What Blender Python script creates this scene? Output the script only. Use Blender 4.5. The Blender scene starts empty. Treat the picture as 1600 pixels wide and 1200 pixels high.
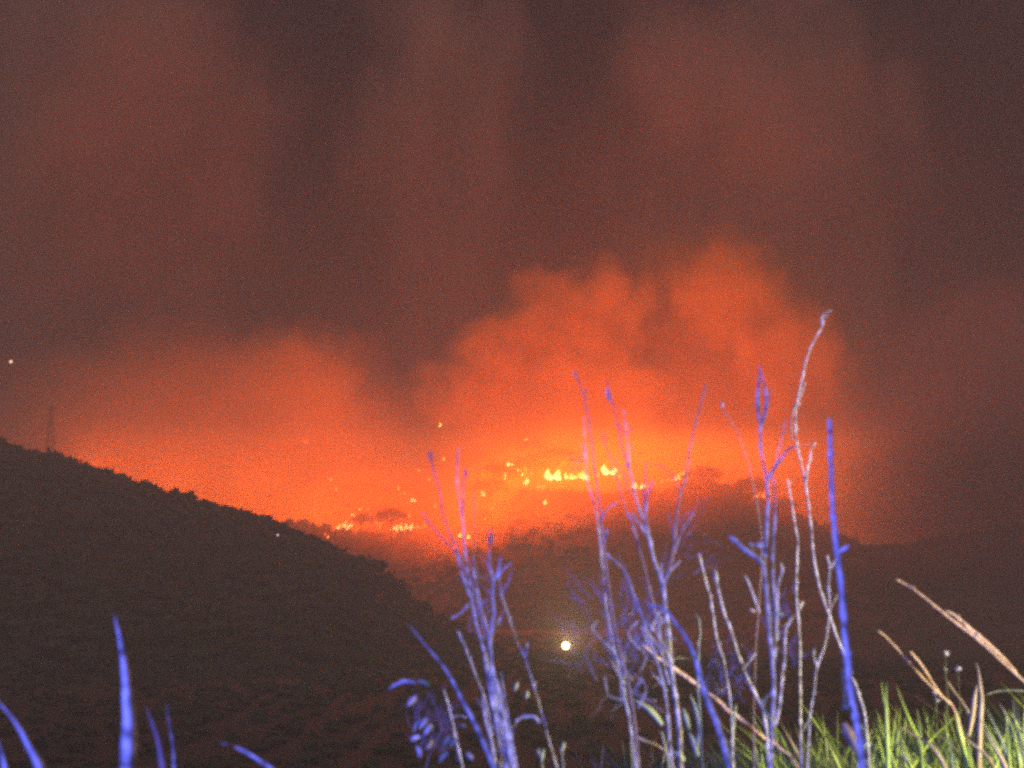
import bpy, bmesh, math, random
from mathutils import Vector, noise, Matrix
R = math.radians
rnd = random.Random(7)
sc = bpy.context.scene
col = sc.collection

# ------------------------------------------------------------------ camera
CAM_Z, PITCH, FPX = 1.65, R(8.0), 1931.0          # FPX: focal length in pixels of the 1600 px wide photograph
cam_d = bpy.data.cameras.new('camera')
cam = bpy.data.objects.new('camera', cam_d)
col.objects.link(cam)
cam.location = (0, 0, CAM_Z)
cam.rotation_euler = (R(90) + PITCH, 0, 0)
cam_d.sensor_width = 36
cam_d.lens = 36 * FPX / 1600
cam_d.clip_start = 0.05
cam_d.clip_end = 9000
cam_d.dof.use_dof = True
cam_d.dof.focus_distance = 400
cam_d.dof.aperture_fstop = cam_d.lens / 6.5       # an opening of about 6.5 mm, as a phone has
sc.camera = cam

# ------------------------------------------------------------------ night sky
w = bpy.data.worlds.new('World'); sc.world = w; w.use_nodes = True
nt = w.node_tree; nt.nodes.clear()
wo = nt.nodes.new('ShaderNodeOutputWorld'); bg = nt.nodes.new('ShaderNodeBackground')
bg.inputs[0].default_value = (0.172, 0.134, 0.136, 1)    # smoke-veiled night sky
bg.inputs[1].default_value = 1.0
nt.links.new(bg.outputs[0], wo.inputs[0])

# ------------------------------------------------------------------ render settings
sc.view_settings.view_transform = 'Standard'
sc.view_settings.look = 'None'
sc.view_settings.exposure = 0.42
sc.view_settings.gamma = 1
sc.view_settings.use_curve_mapping = False
cy = sc.cycles
cy.use_denoising = False            # what noise is left is as fine as the grain of the photograph
cy.pixel_filter_type = 'BLACKMAN_HARRIS'; cy.filter_width = 3.0
cy.use_adaptive_sampling = True; cy.adaptive_threshold = 0.025; cy.adaptive_min_samples = 48
cy.sample_clamp_direct = 4.0
cy.max_bounces = 5; cy.diffuse_bounces = 2; cy.glossy_bounces = 1; cy.transmission_bounces = 2
cy.transparent_max_bounces = 24; cy.volume_bounces = 1
cy.volume_step_rate = 1.5; cy.volume_max_steps = 128
cy.use_light_tree = True
cy.sample_clamp_indirect = 1.5


# ------------------------------------------------------------------ the vehicle lights that catch the roadside plants
def spot(name, loc, aim, power, colr, size, blend, r):
    d = bpy.data.lights.new(name, 'SPOT'); d.energy = power; d.color = colr; d.spot_size = R(size); d.spot_blend = blend; d.shadow_soft_size = r
    o = bpy.data.objects.new(name, d); col.objects.link(o); o.location = loc
    o.rotation_euler = (Vector(aim) - Vector(loc)).to_track_quat('-Z', 'Y').to_euler()
    return o


spot('blue_emergency_light', (-1.6, -1.0, 2.3), (.10, 2.0, 1.55), 950, (.085, .12, 1.0), 62, .5, .06)
spot('vehicle_headlight', (4.2, 1.2, 1.2), (.95, 2.75, 1.2), 1900, (1.0, .90, .60), 38, .6, .05)


def at(px, py, Y):
    """point at distance Y in front of the camera seen at (px, py) of the 1600 x 1200 photograph"""
    x = (px - 800) / FPX; v = (600 - py) / FPX
    c, s = math.cos(PITCH), math.sin(PITCH)
    dy = c - v * s; dz = s + v * c
    return Vector((x / dy * Y, Y, CAM_Z + dz / dy * Y))


def link(o, parent=None):
    col.objects.link(o)
    if parent: o.parent = parent
    return o


def tag(o, label=None, cat=None, group=None, kind=None):
    if label: o['label'] = label
    if cat: o['category'] = cat
    if group: o['group'] = group
    if kind: o['kind'] = kind
    return o


def mesh_obj(name, verts, faces, m, parent=None, smooth=False):
    me = bpy.data.meshes.new(name)
    me.from_pydata([tuple(v) for v in verts], [], faces)
    me.update()
    if smooth: me.polygons.foreach_set('use_smooth', [True] * len(me.polygons))
    if m: me.materials.append(m)
    return link(bpy.data.objects.new(name, me), parent)


def empty(name, loc, rz=0):
    o = bpy.data.objects.new(name, None); col.objects.link(o)
    o.location = loc; o.rotation_euler = (0, 0, rz); o.empty_display_size = .1
    return o


# ------------------------------------------------------------------ materials
def mat(name, c1, c2=None, scale=5.0, rough=.8, coord='Object', bump=0, spec=.2):
    m = bpy.data.materials.new(name); m.use_nodes = True
    n = m.node_tree.nodes; L = m.node_tree.links
    b = n['Principled BSDF']; b.inputs['Roughness'].default_value = rough
    b.inputs['Specular IOR Level'].default_value = spec
    tc = n.new('ShaderNodeTexCoord'); no = n.new('ShaderNodeTexNoise')
    no.inputs['Scale'].default_value = scale; no.inputs['Detail'].default_value = 6
    L.new(tc.outputs[coord], no.inputs['Vector'])
    cr = n.new('ShaderNodeValToRGB')
    cr.color_ramp.elements[0].position = .35; cr.color_ramp.elements[1].position = .65
    cr.color_ramp.elements[0].color = (*c1, 1); cr.color_ramp.elements[1].color = (*(c2 or c1), 1)
    L.new(no.outputs['Fac'], cr.inputs['Fac']); L.new(cr.outputs['Color'], b.inputs['Base Color'])
    if bump:
        bu = n.new('ShaderNodeBump'); bu.inputs['Strength'].default_value = bump
        L.new(no.outputs['Fac'], bu.inputs['Height']); L.new(bu.outputs[0], b.inputs['Normal'])
    return m


def emat(name, colr, strength):
    m = bpy.data.materials.new(name); m.use_nodes = True
    n = m.node_tree.nodes; n.clear(); L = m.node_tree.links
    o = n.new('ShaderNodeOutputMaterial'); e = n.new('ShaderNodeEmission')
    e.inputs[0].default_value = (*colr, 1); e.inputs[1].default_value = strength
    L.new(e.outputs[0], o.inputs[0])
    m.cycles.emission_sampling = 'NONE'
    return m


M = {}
M['soil'] = mat('dark_soil', (.045, .040, .028), (.075, .062, .04), 3.0, .95, bump=.4)
M['scrub_ground'] = mat('scrub_slope', (.035, .040, .022), (.07, .06, .038), .08, .95)
M['foliage'] = mat('pine_foliage', (.035, .055, .025), (.07, .09, .04), .6, .8)
M['bark'] = mat('pine_bark', (.10, .07, .05), (.17, .12, .09), 2.0, .9)


# ------------------------------------------------------------------ the terrain
def lerp_tab(tab, x):
    if x <= tab[0][0]: return tab[0][1]
    for (a, b), (c, d) in zip(tab, tab[1:]):
        if x <= c:
            t = (x - a) / (c - a); t = t * t * (3 - 2 * t) if False else t
            return b + (d - b) * t
    return tab[-1][1]


def sstep(a, b, x):
    t = max(0, min(1, (x - a) / (b - a))); return t * t * (3 - 2 * t)


def base_h(x, y):
    # roadside bank in front of the camera, then the slope down into the valley
    bank = .60 + .34 * sstep(-1.0, 1.2, x)
    z = bank * sstep(.2, 2.0, y) if y > 0 else 0
    if y > 3.5: z -= (bank + 16) * sstep(3.5, 120, y) ** .5
    if y > 120: z -= 9 * sstep(120, 420, y)
    z += .05 * noise.noise(Vector((x * 1.3, y * 1.3, 0))) * min(1, y / 3 if y > 0 else 0)
    if y > 40: z += 1.6 * noise.noise(Vector((x * .01, y * .01, 3)))
    return z


def spaced(vals):
    out = []
    for a, b, n in vals: out += [a + (b - a) * i / n for i in range(n)]
    out.append(vals[-1][1]); return out


def sheet(name, xs, ys, fz, m):
    verts = [(x, y, fz(x, y)) for y in ys for x in xs]
    nx = len(xs)
    faces = [(j * nx + i, j * nx + i + 1, (j + 1) * nx + i + 1, (j + 1) * nx + i) for j in range(len(ys) - 1) for i in range(nx - 1)]
    o = mesh_obj(name, verts, faces, m, smooth=True); o['kind'] = 'structure'
    return o


xs = spaced([(-4000, -500, 14), (-500, -40, 24), (-40, -4, 18), (-4, 4, 40), (4, 40, 18), (40, 500, 24), (500, 4000, 14)])
ys = spaced([(-60, -2, 10), (-2, 8, 50), (8, 60, 26), (60, 600, 40), (600, 6000, 24)])
sheet('ground', xs, ys, base_h, M['soil'])


def ridge_table(pts, Y):
    return [(at(px, py, Y).x, at(px, py, Y).z) for px, py in pts]


NEAR_Y, FIRE_Y, BACK_Y, RIGHT_Y = 350, 610, 1000, 470
near_tab = [(-900, 66), (-420, 60)] + ridge_table([(-100, 640), (0, 696), (60, 716), (100, 722), (220, 764), (300, 784), (370, 805), (430, 822), (480, 842), (520, 862), (560, 880), (590, 884), (610, 905), (640, 938), (700, 975), (760, 1010), (830, 1060)], NEAR_Y) + [(60, -40)]
fire_tab = [(-500, 46)] + ridge_table([(300, 800), (480, 818), (560, 832), (640, 842), (700, 838), (760, 800), (800, 778), (860, 768), (920, 770), (990, 776), (1050, 768), (1100, 752), (1140, 766), (1190, 788), (1240, 808), (1300, 838), (1380, 870), (1500, 900), (1700, 915)], FIRE_Y)
back_tab = [(-700, 20), (-330, 50)] + ridge_table([(430, 765), (560, 745), (700, 738), (850, 742), (1000, 750), (1150, 770), (1300, 800)], BACK_Y) + [(500, 20)]
right_tab = [(60, -45)] + ridge_table([(1150, 980), (1250, 900), (1330, 862), (1400, 856), (1480, 842), (1560, 826), (1640, 810)], RIGHT_Y) + [(330, 64), (700, 66)]


def hill(tab, Yc, front, back, low=-32, rough=1.5):
    def f(x, y):
        top = lerp_tab(tab, x)
        t = 1 - sstep(0, front, Yc - y) if y < Yc else 1 - sstep(0, back, y - Yc)
        n = noise.noise(Vector((x * .02, y * .02, Yc))) * 2.5 + noise.noise(Vector((x * .09, y * .09, Yc))) * .6
        return low + (top - low) * t + n * rough * min(1, abs(y - Yc) / 60)
    return f


near_f = hill(near_tab, NEAR_Y, 240, 150)
fire_f = hill(fire_tab, FIRE_Y, 170, 90)
back_f = hill(back_tab, BACK_Y, 320, 500)
right_f = hill(right_tab, RIGHT_Y, 250, 120)
rng = lambda a, b, n: [a + (b - a) * i / n for i in range(n + 1)]
sheet('near_hill', rng(-900, 70, 150), rng(105, 505, 50), near_f, M['scrub_ground'])
sheet('fire_hill', rng(-480, 520, 160), rng(435, 705, 40), fire_f, M['scrub_ground'])
sheet('back_hill', rng(-700, 500, 80), rng(680, 1500, 40), back_f, M['scrub_ground'])
sheet('right_hill', rng(62, 700, 90), rng(215, 592, 40), right_f, M['scrub_ground'])


# ------------------------------------------------------------------ smoke and haze
def smoke_mat(name, dens, colr, nscale, soft=.55, lo=.35, hi=.65, aniso=.2, seed=0.0, stretch=(1, 1, 1), warp=.5):
    m = bpy.data.materials.new(name); m.use_nodes = True
    n = m.node_tree.nodes; n.clear(); L = m.node_tree.links
    out = n.new('ShaderNodeOutputMaterial'); v = n.new('ShaderNodeVolumePrincipled')
    v.inputs['Color'].default_value = (*colr, 1); v.inputs['Anisotropy'].default_value = aniso
    L.new(v.outputs[0], out.inputs['Volume'])
    if nscale is None:
        v.inputs['Density'].default_value = dens; return m
    tc = n.new('ShaderNodeTexCoord')
    mp = n.new('ShaderNodeMapping'); mp.inputs['Location'].default_value = (seed, seed * .7, seed * 1.3)
    mp.inputs['Scale'].default_value = stretch
    L.new(tc.outputs['Object'], mp.inputs['Vector'])
    no = n.new('ShaderNodeTexNoise'); no.inputs['Scale'].default_value = nscale
    no.inputs['Detail'].default_value = 3.0; no.inputs['Roughness'].default_value = .55
    L.new(mp.outputs[0], no.inputs['Vector'])
    ln = n.new('ShaderNodeVectorMath'); ln.operation = 'LENGTH'
    L.new(tc.outputs['Object'], ln.inputs[0])
    # billows: radius pushed in and out by the noise
    a = n.new('ShaderNodeMath'); a.operation = 'MULTIPLY_ADD'; a.inputs[1].default_value = warp
    sb = n.new('ShaderNodeMath'); sb.operation = 'SUBTRACT'; sb.inputs[1].default_value = .5
    L.new(no.outputs['Fac'], sb.inputs[0]); L.new(sb.outputs[0], a.inputs[0]); L.new(ln.outputs['Value'], a.inputs[2])
    mr = n.new('ShaderNodeMapRange'); mr.interpolation_type = 'SMOOTHSTEP'
    mr.inputs['From Min'].default_value = .92; mr.inputs['From Max'].default_value = .92 - soft
    mr.inputs['To Min'].default_value = 0; mr.inputs['To Max'].default_value = dens
    L.new(a.outputs[0], mr.inputs['Value'])
    L.new(mr.outputs[0], v.inputs['Density'])
    return m


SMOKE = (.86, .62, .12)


def ico(sub=3):
    bm = bmesh.new(); bmesh.ops.create_icosphere(bm, subdivisions=sub, radius=1.0)
    me = bpy.data.meshes.new('smoke_plume'); bm.to_mesh(me); bm.free(); return me


def plume(px, py, Y, rx, ry, rz, dens, label, nscale=1.2, soft=.6, seed=0., warp=.7, colr=SMOKE, stretch=(1, 1, 1)):
    me = ico(); me.materials.append(smoke_mat('smoke', dens, colr, nscale, soft, seed=seed, warp=warp, stretch=stretch))
    o = link(bpy.data.objects.new('smoke_plume', me))
    o.location = at(px, py, Y); o.scale = (rx, ry, rz)
    tag(o, label, kind='stuff', group='smoke rising from the wildfire')
    return o


DARK = (.38, .27, .24)       # dark smoke
PALL = (.80, .62, .40)
plume(865, 640, 735, 84, 62, 74, .024, 'dense orange-lit smoke dome above the brightest flames', seed=3.1, soft=.22, warp=1.0, nscale=2.3)
for px_, py_, r_, k_, lab_ in [(775, 560, 34, .030, 'orange smoke puff at the steep left edge of the dome'), (855, 495, 36, .026, 'orange smoke puff on the crown of the dome'),
                               (945, 485, 38, .024, 'orange smoke puff in the dip right of the dome'), (1130, 460, 44, .020, 'reddish smoke puff topping the right billow'),
                               (1230, 560, 46, .020, 'reddish smoke puff at the outer edge of the right billow'), (690, 610, 26, .020, 'small brown smoke puff left of the dome'),
                               (470, 600, 46, .014, 'brownish smoke puff topping the left smoke bank')]:
    plume(px_, py_, 715, r_, r_, r_, k_, lab_, seed=px_ * .11, soft=.5, warp=1.3, nscale=1.9)
plume(1140, 610, 780, 112, 80, 112, .018, 'orange smoke billow on the right of the dome', seed=9.4, soft=.35, warp=.9)
plume(330, 700, 660, 140, 100, 86, .009, 'orange smoke bank rising behind the dark left hill', seed=5.7, soft=.75, warp=1.5, nscale=2.0)
plume(560, 790, 600, 44, 30, 22, .024, 'smoke drifting among the lowest burning pines', seed=61.7, soft=.7, warp=.9)
plume(840, 735, 618, 45, 22, 18, .012, 'smoke drifting among the pines on the burning crest', seed=63.7, soft=.7, warp=.9)
plume(740, 820, 562, 115, 46, 36, .027, 'low smoke lying in front of the burning slope', seed=51.7, soft=.7, warp=.9)
plume(1090, 795, 562, 95, 46, 36, .027, 'low smoke rolling down the right of the burning slope', seed=55.7, soft=.7, warp=.9)
plume(150, 240, 800, 165, 110, 210, .013, 'brown smoke column high over the left hill', seed=12.7, nscale=2.3, soft=.7, warp=1.7, stretch=(1, 1, .95), colr=(.86, .66, .54))
plume(690, 200, 840, 82, 90, 190, .013, 'brown smoke column high above the middle of the fire', seed=21.7, nscale=2.3, soft=.7, warp=1.7, stretch=(1, 1, .95), colr=(.86, .66, .54))
plume(1180, 260, 820, 130, 110, 190, .013, 'brown smoke column high over the right of the fire', seed=31.7, nscale=2.3, soft=.7, warp=1.7, stretch=(1, 1, .95), colr=(.86, .66, .54))
plume(800, 700, 820, 600, 320, 420, .0013, 'broad brown smoke pall spread over the whole fire', seed=41.7, nscale=2.2, soft=.8, warp=.8, colr=PALL)

plume(1550, 790, 390, 76, 40, 42, .07, 'added dark smoke darkening the right side of the valley and hiding its ridge', seed=77.7, nscale=1.5, soft=.9, warp=.5, colr=(.34, .27, .26))  # added: its dark colour stands in for the gloom over the right ridge
plume(1600, 620, 380, 66, 40, 48, .045, 'added dark smoke dimming the glow on the right side of the sky', seed=87.7, nscale=1.5, soft=.9, warp=.7, colr=(.40, .30, .28))  # added to darken the fire-lit sky towards the right edge
sky_screen = plume(800, 300, 1500, 1300, 320, 720, .012, 'added smoke cloud screening off the brighter sky behind the fire', nscale=None, colr=(.98, .70, .64))  # added cloud, keeps the bright world sky out of view behind the columns

hz = mesh_obj('haze', [(x, y, z) for z in (-36, 66) for y in (-80, 1700) for x in (-1200, 1200)],
              [(0, 2, 3, 1), (4, 5, 7, 6), (0, 1, 5, 4), (2, 6, 7, 3), (0, 4, 6, 2), (1, 3, 7, 5)], smoke_mat('haze_air', .0017, (.80, .78, .72), None, aniso=0))
tag(hz, 'thin smoky haze hanging over the whole valley', kind='stuff')


# ------------------------------------------------------------------ fires
def lamp(loc, power, colr=(1, .130, .0003), r=0.0, parent=None):
    d = bpy.data.lights.new('fire_light', 'POINT'); d.energy = power; d.color = colr; d.shadow_soft_size = r
    o = bpy.data.objects.new('fire_light', d); col.objects.link(o); o.location = loc
    if parent: o.parent = parent
    return o


# the body of the fire burning out of sight behind the ridges
HIDDEN = [(800, 785, 665, 5e5), (900, 778, 660, 5e5), (990, 780, 660, 6e5), (1100, 772, 660, 7e5), (1170, 795, 660, 3.8e5), (560, 815, 655, 2e5),
          (450, 808, 625, 1.8e5), (370, 795, 615, 1.7e5), (270, 775, 620, 1.5e5), (150, 750, 640, 1.4e5)]
for px, py, Y, p in HIDDEN: lamp(at(px, py, Y), p * 1.12, r=12)


def flame_mat(name, low, high, k):
    m = bpy.data.materials.new(name); m.use_nodes = True
    n = m.node_tree.nodes; n.clear(); L = m.node_tree.links
    o = n.new('ShaderNodeOutputMaterial'); e = n.new('ShaderNodeEmission'); tc = n.new('ShaderNodeTexCoord')
    sp = n.new('ShaderNodeSeparateXYZ'); cr = n.new('ShaderNodeValToRGB'); no = n.new('ShaderNodeTexNoise')
    no.inputs['Scale'].default_value = 3.5
    ad = n.new('ShaderNodeMath'); ad.operation = 'MULTIPLY_ADD'; ad.inputs[1].default_value = .5
    L.new(tc.outputs['Generated'], sp.inputs[0]); L.new(tc.outputs['Generated'], no.inputs['Vector'])
    L.new(no.outputs['Fac'], ad.inputs[0]); L.new(sp.outputs['Z'], ad.inputs[2]); L.new(ad.outputs[0], cr.inputs[0])
    cr.color_ramp.elements[0].position = .35; cr.color_ramp.elements[0].color = (*low, 1)
    cr.color_ramp.elements[1].position = 1.1; cr.color_ramp.elements[1].color = (*high, 1)
    L.new(cr.outputs[0], e.inputs[0]); e.inputs[1].default_value = k
    L.new(e.outputs[0], o.inputs[0]); m.cycles.emission_sampling = 'NONE'
    return m


PW = 10
FM = {'w': flame_mat('flame_white_hot', (1, .62, .22), (1, .28, .04), 15.0),
      'y': flame_mat('flame_yellow', (1, .50, .12), (1, .20, .02), 8.0),
      'o': flame_mat('flame_orange', (1, .26, .04), (1, .08, .008), 5.0),
      'r': flame_mat('ember_red', (1, .10, .03), (.8, .03, .008), 4.0)}


def tongue(name, p, w, h, lean, m, parent, seed):
    """one flame tongue: a closed tapering body, wider below the middle, with a wavering outline"""
    vs, fs = [], []; nr, ns = 9, 10
    for i in range(nr + 1):
        t = i / nr
        r = w / 2 * (math.sin(math.pi * min(1, t * .93 + .07)) ** .75) * (1 - t) ** .8
        for k in range(ns):
            a = 2 * math.pi * k / ns
            q = 1 + .6 * noise.noise(Vector((math.cos(a) * 1.2 + seed, math.sin(a) * 1.2, t * 3.2)))
            vs.append((p.x + r * q * math.cos(a) + lean * h * t * t + .12 * w * math.sin(t * 6 + seed), p.y + r * q * math.sin(a) * .8, p.z + h * t))
    for i in range(nr):
        for k in range(ns):
            a, b = i * ns + k, i * ns + (k + 1) % ns
            fs.append((a, b, b + ns, a + ns))
    fs.append(tuple(range(ns))[::-1]); fs.append(tuple(nr * ns + k for k in range(ns)))
    return mesh_obj(name, vs, fs, m, parent, smooth=True)


def hill_y(px, py, f, y0, y1):
    """where the line of sight through (px, py) meets the slope f"""
    y = y0
    while y < y1:
        p = at(px, py, y)
        if p.z <= f(p.x, y): return y
        y += 2
    return y1


def fire(px, py, wpx, hpx, kind, label, slant=0, Y=None, power=0, tongues=None):
    Y = Y or min(hill_y(px, py, fire_f, 470, 640), 640)
    s = Y / FPX
    W, H = wpx * s * 1.15, hpx * s * 1.3
    base = at(px, py + hpx * .5, Y - 3)
    root = empty('fire', base)
    tag(root, label, 'fire', 'flames burning across the far hillside')
    n = tongues or max(1, round(wpx / hpx * 1.6))
    for i in range(n):
        u = 0 if n == 1 else (i / (n - 1) - .5)
        hh = H * (1 - .55 * abs(u) * 1.5) * rnd.uniform(.8, 1.1)
        ww = W if n == 1 else W / n * 1.45
        p = Vector((u * (W - ww * .5), rnd.uniform(-.4, .4), slant * u * W))
        tongue('flame', p, ww, hh * rnd.uniform(.75, 1.45), rnd.uniform(-.12, .25), FM[kind], root, rnd.uniform(0, 50))
    if power: lamp((0, -18, H * .6 + 5), power * PW, r=3, parent=root, colr=(1, .105, .004))
    return root


fire(865, 738, 20, 26, 'w', 'tallest white-hot flame at the middle of the ridge', power=1.8e4, tongues=2)
fire(902, 741, 24, 16, 'y', 'yellow flame just right of the tallest white-hot flame', power=1.5e4)
fire(952, 734, 20, 16, 'w', 'pointed pale flame behind the red lit stems right of centre', power=2.5e4)
fire(998, 757, 16, 13, 'w', 'round white flame on the ridge between two dry stems', power=2.5e4, tongues=2)
fire(1068, 743, 26, 9, 'y', 'flat pale flame on the ridge beside the long leaning stem', slant=.25, power=2.5e4)
fire(1048, 749, 12, 5, 'o', 'short orange flame trailing left of the flat pale flame')
fire(533, 826, 30, 12, 'w', 'slanting white flame among the pines right above the dark hill edge', slant=.45, power=2e4)
fire(507, 838, 12, 6, 'o', 'thin orange flame where the far slope meets the dark hill')
fire(627, 822, 28, 15, 'w', 'crown shaped white flame low on the far slope', power=2e4, tongues=5)
fire(652, 822, 14, 7, 'o', 'small orange flames right of the crown shaped flame')
fire(574, 820, 16, 8, 'r', 'red embers between the two bright low flames')
fire(592, 815, 9, 9, 'o', 'orange flame edging the pine between the two bright low flames')
fire(552, 804, 8, 5, 'y', 'little yellow flame on top of the pine over the slanting flame')
fire(563, 795, 5, 5, 'y', 'tiny yellow flame just above and right of the slanting flame')
fire(646, 780, 8, 8, 'w', 'single round white flame above the crown shaped flame')
fire(797, 724, 8, 8, 'y', 'yellow flame at the upper left end of the ridge fires')
fire(812, 737, 11, 8, 'y', 'yellow flame on the ridge between the upper left flame and the tallest one', slant=-.4)
fire(822, 751, 9, 12, 'w', 'upright white flame just under the ridge left of the tallest flame', tongues=1, power=4e3)
fire(789, 746, 6, 9, 'y', 'small pointed yellow flame leftmost under the ridge line')
fire(845, 758, 10, 10, 'o', 'dull orange flames under the ridge left of the tallest flame')
fire(852, 785, 7, 8, 'y', 'lone yellow flame below the tallest flame', power=2.4e4)
fire(755, 771, 7, 9, 'y', 'yellow flame on the slope above the red embers', power=8e3)
fire(775, 793, 11, 9, 'o', 'orange glowing stump on the slope right of the red embers', power=1.6e4)
fire(759, 811, 7, 6, 'w', 'small white flame under the orange glowing stump', power=1.4e4)
fire(710, 793, 16, 9, 'r', 'red ember patch left of the dry stems')
fire(738, 783, 14, 11, 'r', 'red ember patch right of the dry stems under the yellow flame')
fire(719, 837, 7, 9, 'w', 'left one of a pair of white flames low behind the stems', tongues=1, power=4e3)
fire(732, 839, 8, 9, 'w', 'right one of a pair of white flames low behind the stems', tongues=1, power=4e3)
fire(715, 854, 12, 10, 'r', 'red embers below the pair of white flames')
fire(733, 848, 10, 5, 'r', 'red embers directly under the right flame of the pair')
fire(1189, 771, 12, 13, 'o', 'dull orange fire glow between two trees at the right end of the ridge', tongues=2, power=2.6e4)
fire(478, 687, 7, 13, 'r', 'red burning treetop high in the left smoke', Y=700, tongues=2)
fire(688, 664, 5, 6, 'y', 'tiny pinkish flame high in the smoke above the dry stems', Y=860, tongues=1)
fire(655, 734, 4, 5, 'o', 'tiny orange flame high on the slope above the round white flame', Y=650, tongues=1)
fire(671, 749, 4, 4, 'o', 'tiny orange flame high on the slope left of the dry stems', Y=650, tongues=1)
fire(693, 717, 4, 5, 'o', 'tiny orange flame high on the slope behind the stem tips', Y=650, tongues=1)
fire(517, 749, 4, 5, 'o', 'upper faint orange spark in the bright left smoke', Y=650, tongues=1)
fire(525, 764, 4, 4, 'o', 'lower faint orange spark in the bright left smoke', Y=650, tongues=1)
fire(822, 686, 7, 5, 'o', 'faint orange spark in the smoke above the ridge fires', Y=690, tongues=1)


for px_, py_, w_, k_, lab_ in [
    (622, 763, 5, 'o', 'small orange spark above the round pine left of the single round flame'), (632, 770, 5, 'o', 'small orange spark beside the single round white flame'),
    (617, 794, 5, 'o', 'orange ember over the round pine of the low slope'), (594, 822, 5, 'o', 'orange ember left of the crown shaped flame'), (664, 820, 6, 'o', 'orange ember at the right end of the low fires'),
    (831, 739, 5, 'o', 'orange ember between the upright flame and the tallest flame'), (820, 731, 6, 'o', 'orange ember over the upright white flame'), (856, 776, 4, 'o', 'orange ember over the lone yellow flame'),
    (764, 769, 5, 'r', 'red ember right of the pointed yellow slope flame'), (776, 753, 5, 'o', 'orange ember on the pine left of the yellow flames'), (758, 786, 4, 'r', 'red ember above the orange glowing stump'),
    (1034, 752, 5, 'o', 'leftmost orange ember of the flat pale flame'), (700, 800, 6, 'r', 'red ember at the left of the red patch by the stems'), (724, 775, 5, 'o', 'orange ember over the red patches by the stems'),
    (680, 790, 5, 'o', 'orange ember left of the dry stems'), (640, 806, 5, 'o', 'orange ember over the right of the crown shaped flame'), (575, 795, 5, 'o', 'orange ember on top of the small dark pine'),
    (884, 744, 8, 'y', 'yellow flame joining the tallest flame to its right neighbour'), (918, 745, 10, 'o', 'orange flame edge right of the second ridge flame'), (935, 742, 6, 'o', 'orange ember left of the pointed pale flame'),
    (968, 744, 7, 'o', 'orange flame tail right of the pointed pale flame'), (1012, 760, 6, 'o', 'orange ember right of the round white ridge flame'), (1206, 782, 6, 'r', 'red ember beside the ragged tree at the end of the crest')]:
    fire(px_, py_, w_, w_ * 1.2, k_, lab_, tongues=1)


# ------------------------------------------------------------------ trees on the hills
def tube_data(pts, radii, ns=6, vs=None, fs=None):
    vs = [] if vs is None else vs; fs = [] if fs is None else fs
    o = len(vs); n = len(pts)
    for i, p in enumerate(pts):
        d = (pts[min(i + 1, n - 1)] - pts[max(i - 1, 0)]).normalized()
        u = d.cross(Vector((0, 1, .13))).normalized(); v = d.cross(u)
        for k in range(ns):
            a = 2 * math.pi * k / ns
            vs.append(p + (u * math.cos(a) + v * math.sin(a)) * radii[i])
    for i in range(n - 1):
        for k in range(ns):
            a, b = o + i * ns + k, o + i * ns + (k + 1) % ns
            fs.append((a, b, b + ns, a + ns))
    fs.append(tuple(o + k for k in range(ns))[::-1]); fs.append(tuple(o + (n - 1) * ns + k for k in range(ns)))
    return vs, fs


bm = bmesh.new(); bmesh.ops.create_icosphere(bm, subdivisions=1, radius=1.0)
ICO_V = [v.co.copy() for v in bm.verts]; ICO_F = [tuple(v.index for v in f.verts) for f in bm.faces]; bm.free()


def clump(vs, fs, c, rx, ry, rz, r):
    o = len(vs); s = r.uniform(0, 99); a = r.uniform(0, 6.28)
    for v in ICO_V:
        q = 1 + .55 * noise.noise(v * 1.7 + Vector((s, 0, 0)))
        x, y = v.x * rx * q, v.y * ry * q
        vs.append(c + Vector((x * math.cos(a) - y * math.sin(a), x * math.sin(a) + y * math.cos(a), v.z * rz * q)))
    fs += [tuple(i + o for i in f) for f in ICO_F]


def needles(vs, fs, c, size, r, n=14):
    """loose needle sprays: small leaf-sized triangles round a twig end"""
    for _ in range(n):
        d = Vector((r.gauss(0, 1), r.gauss(0, 1), r.gauss(0, .7))).normalized()
        e = d.orthogonal().normalized() * size * .22
        p = c + d * size * r.uniform(.5, 1.0); o = len(vs)
        vs += [p - e, p + e, p + d * size * r.uniform(.3, .6)]; fs.append((o, o + 1, o + 2))


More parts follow.
